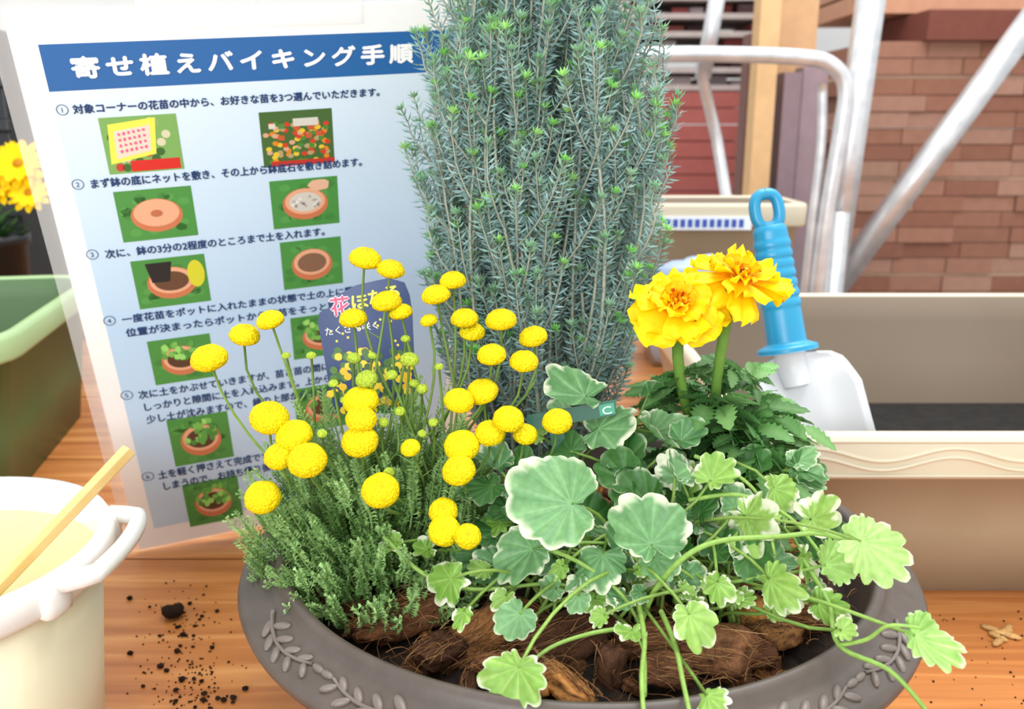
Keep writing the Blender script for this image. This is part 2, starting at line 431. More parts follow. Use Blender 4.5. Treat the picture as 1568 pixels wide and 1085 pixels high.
# ================================================================== variegated ground ivy
a=Acc()
def ivy(px,py,dia,zc,kind=0,tilt=None):
    c=Z(px,py,zc); Rr=dia/2*zc/F
    root=Vector((CX+.02+U(-.05,.06),.44+U(-.05,.05),.122))
    view=-ray(px,py).normalized()
    n=(view*U(.3,.8)+Vector((U(-.65,.65),U(-.35,.2),U(.25,.95)))).normalized()
    if tilt is not None: n=Vector(tilt).normalized()
    out=(c-root); out.z-=.25*out.length
    out=(out-n*out.dot(n)); out=out.normalized() if out.length>1e-4 else Vector((1,0,0))
    out=(Matrix.Rotation(U(-.6,.6),3,n)@out)
    q=n.cross(out)
    cc=.42; att=c-out*Rr*cc*.9
    dark,lite={0:(H('#588c54'),H('#8bba7e')),1:(H('#78a93e'),H('#accf6e')),2:(H('#37682f'),H('#578b46')),3:(H('#90c45c'),H('#c2e28e'))}[kind]
    col=mixc(dark,lite,R_()*.8); white=H('#eef0d2')
    wv={0:.16,1:.19,2:.04,3:.05}[kind]*U(.4,1.5)
    if R_()<.10 and kind<2: wv=.5
    if dia>180: wv=.13
    NA=91;NR=9; vs=[att];cols=[mixc(col,lite,.6)];fs=[]
    ph1,ph2,ph3=U(0,6),U(0,6),U(0,6); cup=U(-.25,.3); fold=U(-.05,.45); nl=random.choice([4.5,5.5,5.5,6.5])
    if dia>180: cup=.1; fold=.12
    sd=U(0,99); sdp={0:.14,1:.22,2:.13,3:.20}[kind]*(.6 if dia>150 and kind==0 else 1); asy=U(.8,1.15)
    if kind==3: nl=7.5; asy=1
    for j in range(1,NR+1):
        rho=j/NR
        for k in range(NA):
            th=-math.pi*.985+2*math.pi*.985*k/(NA-1)
            r=cc*math.cos(th)+math.sqrt(max(0,1-(cc*math.sin(th))**2))
            notch=1-.6*math.exp(-((abs(th)-math.pi)/.34)**2)
            sc=1-sdp*(1-abs(math.sin(nl*th)))**1.4*rho**2
            wob=1+.07*math.sin(2*th+ph3)+.05*math.sin(3*th+ph1)
            r*=notch*sc*Rr*.88*rho*wob
            v=abs(math.sin(nl*th))
            h=Rr*(cup*rho*rho+.10*rho**2*math.sin(3*th+ph1)+.07*rho**3*math.sin(5*th+ph2)-.07*rho*(v**8)+fold*abs(math.sin(th))*rho*.8)
            vs.append(att+out*r*math.cos(th)+q*r*math.sin(th)*asy+n*h)
            e=1-wv*(.45+1.5*noise.noise(Vector((math.cos(th)*1.6+sd,math.sin(th)*1.6,sd*.3)))+.8*noise.noise(Vector((math.cos(th)*5,math.sin(th)*5+sd,0))))
            cv=mixc(col,lite,1.1*(v**22)*(1-.3*rho)+.5*noise.noise(Vector((r*90,th*2,sd))))
            cv=mixc(cv,dark,.55*(1-v)**2)
            t=(rho-e)/.06
            cols.append(mixc(cv,white,t))
    for k in range(NA-1): fs.append((0,1+k,2+k))
    for j in range(NR-1):
        for k in range(NA-1):
            A=1+j*NA+k; fs.append((A,A+NA,A+NA+1,A+1))
    a.add(vs,fs,cols)
    h=(att-root).length
    pts=bez(root,root+Vector((0,0,h*.35)),att-out*h*.35-n*h*.12,att,10)
    tube(a,pts,.0011,.0008,jit(H('#93b658'),.12),6)
LV=[(990,903,205,.425,0,(.0,-.62,.75)),(935,1000,140,.43,0),(1030,705,135,.49,0,(.35,-.5,.8)),(1100,765,130,.48,0,(-.4,-.3,.9)),(1190,790,125,.475,0,(.3,-.2,1)),(1010,812,105,.48,2),(1110,850,110,.465,2),(1165,950,150,.43,0,(.1,-.8,.6)),(1080,1015,115,.425,0,(-.2,-.5,.9)),(1125,975,105,.44,0),(1215,845,95,.46,0),(1265,905,110,.455,2),(868,880,100,.455,2),(705,980,56,.45,1),(800,1050,115,.42,1,(-.7,-.6,.4)),(925,1118,92,.40,0,(0,-.7,.7)),(925,1225,130,.365,1,(-.3,-.7,.5)),(1250,1125,112,.39,1,(0,-.6,.8)),(1290,1062,80,.41,1),(1135,1142,80,.395,1,(.2,.1,1)),(1040,1082,62,.41,0),(1080,1112,46,.405,1),(1355,945,135,.43,1,(-.8,-.4,.4)),(1400,900,120,.44,1,(.5,-.5,.5)),(1402,1055,125,.40,1,(-.85,-.5,.25)),(1480,930,105,.43,1),(1500,1010,110,.415,3,(.4,-.7,.5)),(1577,988,155,.40,3,(.1,-.75,.6)),(1670,1157,128,.37,3,(.2,-.5,.8)),(1490,1090,95,.40,1,(-.7,-.6,.4)),(1280,1262,80,.36,1),(1525,1135,52,.385,1),(1445,1015,85,.415,1,(.7,-.5,.4)),(865,1025,56,.44,1),(1190,1015,85,.425,0),(1330,900,95,.445,0),(1240,785,85,.47,0),(1290,850,95,.45,1),(830,1110,60,.41,1),(960,780,60,.49,1),(1150,895,110,.455,2),(1060,930,110,.455,2),(1220,980,90,.44,2),(1000,1020,110,.455,2),(880,950,90,.455,2),(1300,980,95,.44,2),(1130,820,100,.47,2),(940,840,90,.475,2),(1360,1010,90,.425,2),(1220,900,110,.46,2),(1010,740,70,.5,0),(1060,1040,70,.44,2),(1240,1040,70,.43,0),(1175,700,60,.5,2),(905,1010,80,.45,2),(760,990,60,.45,1),(1210,845,80,.45,0)]
for L in LV:
    t=L[5] if len(L)>5 else None
    ivy(L[0],L[1],L[2],L[3],L[4],t)
for i in range(50):
    px=U(850,1520); py=U(820,1030)
    ivy(px,py,U(60,108),.476-(py-800)/250*.035,random.choice([0,0,2,2,2,1]))
for i in range(24):
    px=U(880,1500); py=U(1000,1100)
    ivy(px,py,U(34,60),.432-(py-1000)/100*.015,random.choice([0,1,1]))
def runner(P,r=.0013,col='#9cc25e'):
    tube(a,catmull([Z(*p) for p in P],6),r,r*.7,jit(H(col),.08),7)
runner([(1150,1130,.43),(1180,1060,.42),(1235,1000,.41),(1300,972,.41),(1400,965,.41),(1480,960,.41),(1550,985,.405)],.0015)
runner([(1440,1000,.42),(1490,1080,.40),(1510,1160,.385),(1600,1205,.37),(1665,1275,.36),(1700,1330,.35)])
runner([(1510,1160,.385),(1560,1150,.378),(1600,1125,.372),(1660,1130,.368)],.0010)
runner([(1150,1090,.42),(1160,1150,.39),(1155,1220,.365),(1160,1300,.35)])
runner([(1190,1100,.42),(1215,1160,.39),(1230,1230,.365),(1250,1320,.345)])
runner([(1120,1130,.40),(1060,1140,.395),(990,1165,.385),(930,1215,.37)],.0011)
runner([(690,965,.45),(760,1030,.44),(850,1060,.43),(1000,1050,.43),(1100,1080,.43)],.0012)
runner([(1160,1250,.365),(1160,1180,.39),(1150,1150,.395)],.0010)
runner([(1240,900,.45),(1330,890,.44),(1420,930,.43),(1480,1000,.415)],.0012)
runner([(1250,820,.46),(1320,850,.45),(1370,900,.44),(1395,1000,.41)],.0011)
runner([(930,980,.44),(1020,1000,.43),(1110,1060,.42),(1150,1120,.42)],.0012)
a.build('variegated_ground_ivy_plant',[m_ivy])

# ================================================================== marigold
mg=empty('marigold_plant')
a=Acc()
def petal(acc,c,d,n,L,W,ruf,col,curl=.2,colbase=None):
    d=d.normalized(); q=n.cross(d).normalized(); n2=d.cross(q); NS_,NT=8,9; vs=[];cols=[];fs=[]; ph=U(0,6); k1=U(.7,1.3)
    for i in range(NS_+1):
        s=i/NS_
        w=W*(.22+.9*s**.8)*(1 if s<.75 else math.sqrt(max(.05,1-((s-.75)/.25)**2*.75)))
        for j in range(NT):
            t=-1+2*j/(NT-1)
            ed=1-.10*(abs(t)**2)*s + .04*math.sin(t*6+ph)*s
            p=c+d*(L*s*ed)+q*(w*t*.5)+n2*(ruf*math.sin(t*6*k1+ph)*s*s + ruf*.6*abs(t)*s - curl*L*s*s)
            vs.append(p); cols.append(mixc(colbase or col,col,s*1.8))
    for i in range(NS_):
        for j in range(NT-1):
            A=i*NT+j; fs.append((A,A+1,A+NT+1,A+NT))
    acc.add(vs,fs,cols)
def marigold(c,n,R,messy=0):
    n=n.normalized(); x,y=frame(n)
    for (cnt,ln,elev,W,zo,curl,col) in [(8,1.0,0,.98,0,.22,'#ffd80c'),(7,.84,10,.92,.04,.20,'#ffd60c'),(6,.60,25,.74,.06,.14,'#ffce08'),(5,.38,42,.5,.07,.05,'#ffc406'),(5,.22,60,.28,.08,0,'#fdb000')]:
        off=U(0,6)
        for k in range(cnt):
            an=off+2*math.pi*k/cnt+U(-.15,.15); e=math.radians(elev+U(-9,9)+messy*U(-12,14)); out=x*math.cos(an)+y*math.sin(an)
            d=out*math.cos(e)+n*math.sin(e); nn=(n*math.cos(e)-out*math.sin(e))
            nn=(Matrix.Rotation(U(-.25,.25),3,d)@nn)
            petal(a,c+n*zo*R+out*R*.06,d,nn,R*ln*U(.9,1.08+.15*messy),R*W*(1-.3*messy),R*.085,jit(H(col),.03),curl,H('#fab000'))
    for k in range(24):
        an=U(0,6.28); rr=U(0,.20)*R; p=c+n*R*.07+(x*math.cos(an)+y*math.sin(an))*rr
        e=p+n*R*U(.12,.24)+(x*math.cos(an)+y*math.sin(an))*R*.08
        tube(a,[p,(p+e)/2,e],.0007,.0010,jit(random.choice([H('#f9a400'),H('#cf6a1c'),H('#ffd23a')]),.1),5)
m1=Z(1220,550,.465); m2=Z(1330,503,.475)
marigold(m1,Vector((-.10,-.52,.85)),.0266); marigold(m2,Vector((.12,-.20,.97)),.0290,1)
a.build('marigold_flowers',[m_petal],mg)
a=Acc()
mb=Vector((.122,.505,.125))
def mstem(c,n,ln):
    n=n.normalized(); x,y=frame(n)
    prof=[(.0,-.022),(.0035,-.021),(.0062,-.014),(.0068,-.006),(.0085,.0)]
    vs=[];fs=[];S=14
    for r,z in prof:
        for k in range(S):
            an=2*math.pi*k/S; rr=r*(1+.07*math.cos(7*an)); vs.append(c+n*z+(x*math.cos(an)+y*math.sin(an))*rr)
    for i in range(len(prof)-1):
        for k in range(S): fs.append((i*S+k,i*S+(k+1)%S,(i+1)*S+(k+1)%S,(i+1)*S+k))
    a.add(vs,fs,H('#7fae44'))
    e=c-n*.020; tube(a,bez(mb+Vector((U(-.01,.01),0,0)),mb+Vector((0,0,.05)),e-n*.03-Vector((0,0,.02)),e,12),.0022,.0032,H('#7ba548'),8)
mstem(m1,Vector((-.1,-.35,.95)),1); mstem(m2,Vector((.22,-.1,1)),1)
def leaflet(p,d,n,L,W,col):
    d=d.normalized(); q=n.cross(d).normalized(); N=12; vs=[];fs=[];cols=[]
    for i in range(N+1):
        s=i/N; w=W*math.sin(math.pi*min(1,s*.93+.05))**.7*(1+(.25 if i%2 else -.15)); 
        if i==N: w=W*.04
        m=p+d*L*s-n*L*.3*s*s
        vs+= [m-q*w+n*w*.35,m,m+q*w+n*w*.35]; cc=mixc(col,H('#a6c98a'),.28); cols+=[col,cc,col]
    for i in range(N):
        A=i*3; fs+=[(A,A+1,A+4,A+3),(A+1,A+2,A+5,A+4)]
    a.add(vs,fs,cols)
def mleaf(p0,d,L,col):
    d=d.normalized(); x=d.cross(Vector((0,0,1))).normalized(); n=x.cross(d)
    x=(Matrix.Rotation(U(-.6,.6),3,d)@x); n=x.cross(d)
    pts=[p0+d*L*t/8+Vector((0,0,-L*.45*(t/8)**2)) for t in range(9)]
    tube(a,pts,.0010,.0006,mixc(col,H('#9cc27e'),.3),4,cap=False)
    for k in range(4):
        f=2+int(k*1.6); q=pts[min(f,8)]; dd=(pts[min(f,8)]-pts[f-1]).normalized()
        for s in (-1,1):
            v=dd*.85+x*s*.9+Vector((0,0,U(-.3,.3)))
            leaflet(q,v,n,L*.44*(1-.07*k)*U(.85,1.15),L*.095,jit(col,.2))
    leaflet(pts[8],(pts[8]-pts[7]),n,L*.42,L*.11,jit(col,.15))
mc=[H('#3d6b34'),H('#568d49'),H('#76ab62'),H('#487d3e')]
for i in range(76):
    th=U(0,6.28); h=U(.0,.10); base=mb+Vector((U(-.02,.02),U(-.02,.02),.008+h))
    el=U(.0,1.1)
    d=Vector((math.cos(th),math.sin(th)*.9,el))
    mleaf(base,d,U(.032,.050)*(1-.35*(h/.105)),random.choice(mc))
for px,py,z in [(1440,720,.50),(1460,790,.49),(1430,690,.51),(1400,840,.47),(1370,760,.47),(1330,790,.47),(1440,850,.47),(1190,650,.49),(1290,840,.47),(1400,650,.50),(1350,690,.48),(1480,740,.50),(1455,830,.48),(1230,700,.48),(1390,700,.49),(1180,740,.5),(1160,690,.52),(1170,630,.52),(1310,660,.47),(1270,660,.47),(1150,660,.53),(1145,710,.53),(1420,760,.46),(1390,810,.45)]:
    e=Z(px,py,z); s=mb+Vector((0,0,U(.04,.08))); d=e-s
    s2=s+d*.25; mleaf(s2,Vector((d.x,d.y,d.z+.016)),d.length*.66,random.choice(mc[1:]))
a.build('marigold_foliage',[m_leaf],mg)

# ================================================================== flat things helper
class Plane:
    def __init__(s,O,u,v):
        s.O=O; s.u=u.normalized(); s.v=(v-s.u*v.dot(s.u)).normalized(); s.n=s.u.cross(s.v)
        s.M=Matrix(((s.u.x,s.v.x,s.n.x,O.x),(s.u.y,s.v.y,s.n.y,O.y),(s.u.z,s.v.z,s.n.z,O.z),(0,0,0,1)))
    def loc(s,px,py):
        r=ray(px,py); t=(s.O-C).dot(s.n)/r.dot(s.n); P=C+r*t-s.O; return Vector((P.dot(s.u),P.dot(s.v)))
def tmat(name,col,rough=.5):
    return mat(name,col,rough=rough)
m_navy=tmat('ink_navy',H('#1c3c6c')); m_white=tmat('ink_white',H('#ffffff')); m_yel=tmat('ink_yellow',H('#e8e05a')); m_red=tmat('ink_pink',H('#e0507a'))
def text(s,parent,x,y,w,h,m,name,z=.0009,heavy=0,rot=0,sp=1.0):
    shifts=[(0,0)]+([(heavy,0),(-heavy,0),(0,heavy),(0,-heavy)] if heavy else [])
    cu=bpy.data.curves.new(name,'FONT'); cu.body=s; cu.size=1; cu.fill_mode='FRONT'; cu.space_character=sp; cu.materials.append(m)
    for i,(dx,dy) in enumerate(shifts):
        ob=bpy.data.objects.new(name,cu); scene.collection.objects.link(ob)
        if i==0:
            bpy.context.view_layer.update(); d=ob.dimensions.copy()
        sx=w/max(d.x,1e-3) if w else h
        ob.parent=parent; ob.scale=(sx,h,1); ob.location=(x+dx,y+dy,z+i*2e-6); ob.rotation_euler=(0,0,rot)
def quad(acc,x0,y0,x1,y1,z,col):
    acc.add([(x0,y0,z),(x1,y0,z),(x1,y1,z),(x0,y1,z)],[(0,1,2,3)],col)
def disc(acc,cx,cy,rx,ry,z,col,n=24,wob=0):
    sd=U(0,9)
    vs=[(cx,cy,z)]+[(cx+rx*math.cos(2*math.pi*k/n)*(1+wob*math.sin(k*2.3+sd)),cy+ry*math.sin(2*math.pi*k/n)*(1+wob*math.sin(k*1.7+sd)),z) for k in range(n)]
    acc.add(vs,[(0,1+k,1+(k+1)%n) for k in range(n)],col)

# ================================================================== instruction sign
O=G(252,988,0.003)
u=RT*.937+UP*.150+FW*.315; v=RT*.044+UP*.814-FW*.579
SP=Plane(O,u,v)
sign=empty('instruction_sign'); sign.matrix_world=SP.M
tl=SP.loc(8,22); tr=SP.loc(795,40)
SW=max(tr.x,.30); SH=tl.y
a=Acc(); box(a,(0,0,-.0015),(SW,SH,0),col=H('#fbfaf8')); a.build('sign_paper',[m_paint],sign,smooth=False)
c1=SP.loc(72,80); c2=SP.loc(275,950)
bx0=(c1.x+c2.x)/2; bx1=SW-.018; by0=c2.y; by1=c1.y
hb=SP.loc(85,165).y
m,nt,b=newmat('sign_blue_print'); b.inputs['Roughness'].default_value=.25
tc=nt.nodes.new('ShaderNodeTexCoord'); sp=nt.nodes.new('ShaderNodeSeparateXYZ'); nt.links.new(tc.outputs['Object'],sp.inputs[0])
r=nt.nodes.new('ShaderNodeValToRGB'); e=r.color_ramp.elements; e[0].position=0; e[0].color=H('#c6e0f6'); e[1].position=1; e[1].color=H('#e6f1fa')
k=e.new(.5); k.color=H('#bddaf4')
mr=nt.nodes.new('ShaderNodeMapRange'); mr.inputs['From Max'].default_value=SH; nt.links.new(sp.outputs['Y'],mr.inputs['Value']); nt.links.new(mr.outputs[0],r.inputs[0]); nt.links.new(r.outputs[0],b.inputs['Base Color'])
a=Acc(); quad(a,bx0,by0,bx1,hb,.0003,WH); a.build('sign_blue_field',[m],sign,smooth=False)
a=Acc(); quad(a,bx0,hb,bx1,by1,.0004,H('#2c68a8')); 
def pic(x0,y0,x1,y1,kind):
    A=SP.loc(x0,y0); B=SP.loc(x1,y1); ax,ay,bx,by=A.x,B.y,B.x,A.y; w=bx-ax; h=by-ay; cx=(ax+bx)/2; cy=(ay+by)/2
    if kind=='card':
        quad(a,ax,ay,bx,by,.0005,H('#7fae60'))
        for i in range(26): disc(a,U(ax+.004,bx-.004),U(ay+.004,by-.004),.003,.003,.0006,random.choice([H('#3d6b35'),H('#c94038'),H('#8fae6a'),H('#d9d2b0')]),8)
        quad(a,ax+w*.3,ay+.001,bx-.002,ay+h*.22,.00065,H('#d8302c'))
        a.add([(ax+w*.05,ay+h*.18,.0007),(ax+w*.66,ay+h*.32,.0007),(ax+w*.72,by-h*.04,.0007),(ax+w*.10,by-h*.12,.0007)],[(0,1,2,3)],H('#f7ea5a'))
        a.add([(ax+w*.14,ay+h*.27,.0008),(ax+w*.60,ay+h*.38,.0008),(ax+w*.64,by-h*.16,.0008),(ax+w*.16,by-h*.24,.0008)],[(0,1,2,3)],H('#f6d8c4'))
        for i in range(4):
            for j in range(6): disc(a,ax+w*(.22+.065*j),ay+h*(.40+.1*i+.012*j),w*.022,h*.03,.0009,H('#ee6a94'),7,.25)
    elif kind=='shelf':
        quad(a,ax,ay,bx,by,.0005,H('#4a6b38'))
        for i in range(90): disc(a,U(ax+.003,bx-.003),U(ay+.003,by-h*.2),.0022,.0018,.0006+i*1e-6,random.choice([H('#e8862a'),H('#d2452c'),H('#e7c53c'),H('#4f8b3a'),H('#b8a070'),H('#d8a888')]),8)
        for i in range(9): 
            qx=ax+w*U(.1,.8); qy=ay+h*U(.45,.7); quad(a,qx,qy,qx+w*.09,qy+h*.09,.0008+i*1e-6,random.choice([H('#c8603c'),H('#e0d6c4'),H('#5b8a48')]))
        quad(a,ax+w*.45,by-h*.28,ax+w*.8,by-h*.14,.00082,H('#d9d3c8')); quad(a,ax+w*.1,ay,bx,ay+h*.10,.0008,H('#c33a2c'))
    else:
        quad(a,ax,ay,bx,by,.0005,H('#4f9448'))
        for i in range(26): disc(a,U(ax+.005,bx-.005),U(ay+.005,by-.005),.004,.003,.00055,random.choice([H('#468842'),H('#5a9f50')]),10)
        disc(a,cx,cy-h*.02,w*.34,h*.33,.0006,H('#cf7a55')); disc(a,cx,cy+h*.03,w*.30,h*.27,.00065,H('#eaae8a'))
        ins={'net':H('#c07050'),'stone':H('#d5cec4'),'soil':H('#8a6650'),'pot':H('#6b4a38'),'plant':H('#5b4030')}[kind]
        disc(a,cx,cy+h*.02,w*(.08 if kind=='net' else .24),h*(.07 if kind=='net' else .2),.0007,ins)
        if kind=='plant':
            for i in range(26): disc(a,cx+U(-.28,.28)*w,cy+U(-.05,.38)*h,w*.05,h*.07,.0008+i*1e-6,random.choice([H('#7fc05a'),H('#9fdf72'),H('#4f9343'),H('#5fa84d')]),8,.25)
        if kind=='pot':
            a.add([(cx-w*.26,cy+h*.02,.0008),(cx-w*.02,cy+h*.02,.0008),(cx+w*.04,by-h*.08,.0008),(cx-w*.32,by-h*.08,.0008)],[(0,1,2,3)],H('#2a2a2c')); disc(a,bx-w*.15,cy+h*.12,w*.12,h*.28,.0008,H('#d8d43a'))
        if kind=='stone':
            for i in range(20): disc(a,cx+U(-.2,.2)*w,cy+U(-.12,.16)*h,w*.025,h*.03,.00075,random.choice([H('#b5ada2'),H('#ece6dc')]),8,.2)
            disc(a,cx+w*.22,by-h*.15,w*.16,h*.12,.0008,H('#e8b89a'),14,.1)
pic(176,212,332,303,'card'); pic(465,202,602,291,'shelf'); pic(203,345,357,422,'net'); pic(484,326,611,400,'stone')
pic(234,470,380,540,'pot'); pic(503,436,617,508,'soil'); pic(264,614,389,676,'plant'); pic(522,572,640,630,'plant')
pic(299,756,421,820,'plant'); pic(528,700,640,760,'plant'); pic(327,872,438,928,'plant')
a.build('sign_pictures',[m_paint],sign,smooth=False)
def sline(s,x0,y0,x1,y1,hpx,m,nm,heavy=.00022,sp=1.0):
    A=SP.loc(x0,y0); B=SP.loc(x1,y1); T=SP.loc(x0,y0-hpx)
    text(s,sign,A.x,A.y,(B-A).x,(T-A).y,m,nm,heavy=heavy,sp=sp)
sline('寄せ植えバイキング手順',130,137,740,115,41,m_white,'title_text',.0006,sp=1.32)
sline('対象コーナーの花苗の中から、お好きな苗を3つ選んでいただきます。',132,203,682,176,18,m_navy,'step_text')
sline('まず鉢の底にネットを敷き、その上から鉢底石を敷き詰めます。',162,337,648,304,18,m_navy,'step_text')
sline('次に、鉢の3分の2程度のところまで土を入れます。',190,463,583,421,17,m_navy,'step_text')
sline('一度花苗をポットに入れたままの状態で土の上に置き、花の',220,580,700,520,16,m_navy,'step_text')
sline('位置が決まったらポットから花苗をそっと取り出します。',227,604,700,545,16,m_navy,'step_text')
sline('次に土をかぶせていきますが、苗と苗の間に隙間がないよう',250,716,700,660,16,m_navy,'step_text')
sline('しっかりと隙間に土を入れ込みます。上から軽く水をやると',257,738,700,680,16,m_navy,'step_text')
sline('少し土が沈みますので、縁の上部から土を足してください。',264,760,700,700,16,m_navy,'step_text')
sline('土を軽く押さえて完成です。お好みで水をたっぷりかけて',285,860,700,795,16,m_navy,'step_text')
sline('しまうので、お持ち帰り後にゆっくりと水をあげましょう。',292,880,700,815,16,m_navy,'step_text')
for i,(x,y) in enumerate([(112,198),(140,332),(166,458),(197,577),(228,711),(266,857)]):
    A=SP.loc(x,y-1); rr=(SP.loc(x+11,y)-SP.loc(x,y)).length
    text(str(i+1),sign,A.x-rr*.36,A.y-rr*.48,0,rr*1.3,m_navy,'step_number')
    rg=Acc(); N=32; vs=[]
    for t in range(N):
        for q_ in (1,.88): vs.append((A.x+rr*q_*math.cos(2*math.pi*t/N),A.y+rr*q_*math.sin(2*math.pi*t/N),.0008))
    rg.add(vs,[(2*t,(2*t+2)%(2*N),(2*t+3)%(2*N),2*t+1) for t in range(N)],H('#1f3f6e')); rg.build('step_number_ring',[m_paint],sign,smooth=False)
m_clear=mat('clear_plastic',H('#ffffff'),rough=.05,alpha=.2)
a=Acc(); box(a,(-.010,-.004,-.003),(SW+.012,SH+.012,-.0018)); 
a.build('clear_sleeve',[m_clear],sign,smooth=False)
a=Acc(); box(a,(SW*.25,SH-.012,.0015),(SW*.72,SH+.025,.003)); box(a,(SW*.25,SH-.012,-.006),(SW*.72,SH+.025,-.0045)); box(a,(SW*.25,SH+.022,-.006),(SW*.72,SH+.026,.003))
a.build('clear_clip',[m_clear],sign,smooth=False)
stand=Acc(); top=O+SP.u*SW*.5+SP.v*SH*.9
ft=Vector((top.x,O.y+.14,0.0)); tube(stand,[Vector((ft.x,ft.y,.0)),Vector((ft.x,ft.y,top.z+.01)),top+Vector((0,.006,.0))],.004,.004,H('#c8c8c8'),8)
ob=stand.build('stand_post',[m_plain]); ob.parent=sign; ob.matrix_parent_inverse=SP.M.inverted()

# ================================================================== plant label card
LP=Plane(Z(604,742,.545),RT*.99+FW*.05-UP*.02+Vector((0,0,.02)),Vector((-.12,.12,.99)))
lab=empty('plant_label_card'); lab.matrix_world=LP.M
out=[(602,745),(572,580),(575,562),(598,550),(612,528),(640,513),(675,505),(700,500),(728,508),(737,530),(742,560),(748,700),(748,742)]
P=[LP.loc(*p) for p in out]
a=Acc(); n=len(P); vs=[(p.x,p.y,0) for p in P]+[(p.x,p.y,-.0012) for p in P]
a.add(vs,[tuple(range(n))[::-1],tuple(range(n,2*n))]+[(i,(i+1)%n,(i+1)%n+n,i+n) for i in range(n)],H('#16336a'))
for i in range(150):
    px,py=U(594,742),U(628,738); q=LP.loc(px,py)
    disc(a,q.x,q.y,.0024,.0024,.0003+i*2e-6,random.choice([H('#f2cf1c'),H('#e8b90c'),H('#4f7a2a'),H('#2f5520'),H('#3f6a28')]),10,.05)
for i in range(12):
    px,py=U(585,735),U(560,622); q=LP.loc(px,py); disc(a,q.x,q.y,.0008,.0008,.0003,H('#f0d83a'),8)
a.build('label_board',[m_paint],lab,smooth=False)
for s,x,y,w,h,mm in [('花',596,566,34,36,m_red),('ほ',632,556,28,30,m_yel),('た',662,546,26,28,m_yel),('る',690,538,26,28,m_yel),('たくさん咲く',585,603,95,16,m_white)]:
    A=LP.loc(x,y); B=LP.loc(x+w,y); T=LP.loc(x,y-h)
    if s=='花': text(s,lab,A.x,A.y,(B-A).x,(T-A).y,m_white,'label_text_outline',z=.0005,heavy=.0008,rot=.14)
    text(s,lab,A.x,A.y,(B-A).x,(T-A).y,mm,'label_text',z=.0007,heavy=.0003 if len(s)==1 else 0,rot=.14)
TP=Plane(Z(950,775,.485),RT*.97+UP*.17,UP*.9+Vector((0,0,.2)))
tg=empty('green_plant_tag'); tg.matrix_world=TP.M
P=[TP.loc(*p) for p in [(948,775),(1109,746),(1109,718),(948,747)]]
a=Acc(); a.add([(p.x,p.y,0) for p in P]+[(p.x,p.y,-.001) for p in P],[(0,1,2,3),(7,6,5,4),(0,4,5,1),(1,5,6,2),(2,6,7,3),(3,7,4,0)],H('#1f5f48'))
q=TP.loc(1080,748); q2=TP.loc(1104,724); quad(a,q.x,q.y,q2.x,q2.y,.0003,H('#3f9a78'))
q=TP.loc(1000,765); q2=TP.loc(1005,900)
box(a,(q.x-.004,q2.y,-.001),(q.x+.004,q.y,-.0002),col=H('#1f5f48'))
a.build('tag_board',[m_paint],tg,smooth=False)
A=TP.loc(1084,746); text('C',tg,A.x,A.y,.005,.006,m_white,'tag_text',z=.0006)

# ================================================================== rectangular planters
def rrect(x0,x1,y0,y1,r,n=5):
    o=[]
    for cx,cy,a0 in ((x1-r,y1-r,0),(x0+r,y1-r,90),(x0+r,y0+r,180),(x1-r,y0+r,270)):
        for k in range(n+1):
            an=math.radians(a0+90*k/n); o.append((cx+r*math.cos(an),cy+r*math.sin(an)))
    return o
def planter(name,cx,cy,w,d,h,rot,mo,mrim,min_,mi_,rimh=.035,rad=.03,wave=False,taper=.02,lip=.012):
    e=empty(name,(cx,cy,0)); e.rotation_euler=(0,0,rot)
    lv=[(-taper-lip,0.0),(-taper*.5-lip,h*.4),(-lip,h-rimh),(-.001,h-rimh+.001),(0,h-rimh+.004),(0.001,h-.006),(-.001,h-.001),(-.004,h),(-.009,h),(-.012,h-.003),(-.014,h-rimh),(-taper*.5-lip-.004,h*.4),(-taper-lip-.004,.006)]
    vs=[];fs=[];ms=[]
    for off,z in lv:
        for x,y in rrect(-w/2-off,w/2+off,-d/2-off,d/2+off,max(.004,rad+off)): vs.append((x,y,z))
    N=24
    for i in range(len(lv)-1):
        for k in range(N):
            fs.append((i*N+k,i*N+(k+1)%N,(i+1)*N+(k+1)%N,(i+1)*N+k)); ms.append(0 if i<2 else (1 if i<9 else 2))
    fs.append(tuple(range(N))[::-1]); ms.append(0)
    A=Acc(); A.add(vs,fs,WH,ms); last=(len(lv)-1)*N; A.build('planter_shell',[mo,mrim,min_],e)
    B=Acc(); B.add([(vs[last+k][0],vs[last+k][1],.008) for k in range(N)],[tuple(range(N))],WH); B.build('planter_bottom',[mi_],e,smooth=False)
    if wave:
        Wv=Acc()
        for side in (-1,1):
            for dz in (-.0035,.0035):
                pts=[Vector((-w/2+rad+(w-2*rad)*i/160,side*(d/2+.0008),h-rimh*.52+dz+.0050*math.sin(i/160*(w-2*rad)/.105*2*math.pi))) for i in range(161)]
                tube(Wv,pts,.0016,.0016,WH,6)
            for zz in (h-rimh+.004,h-.005):
                tube(Wv,[Vector((-w/2+rad,side*(d/2+.0004),zz)),Vector((w/2-rad,side*(d/2+.0004),zz))],.0016,.0016,WH,6)
        Wv.build('rim_wave_relief',[mrim],e)
    return e
m_beige=mat('beige_plastic',H('#a5957a'),H('#ad9e84'),rough=.4,scale=6)
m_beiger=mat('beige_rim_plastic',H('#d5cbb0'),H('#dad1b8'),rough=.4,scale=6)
m_beige_shade=mat('beige_inner_shaded_plastic',H('#806f5d'),H('#897866'),rough=.5,scale=4)  # darker beige for the inside walls, their shade put into the colour
m_dark=mat('dark_soil_bottom',H('#0e0b09'),H('#1c1713'),rough=.95,scale=80,bump=.6,bd=.003)
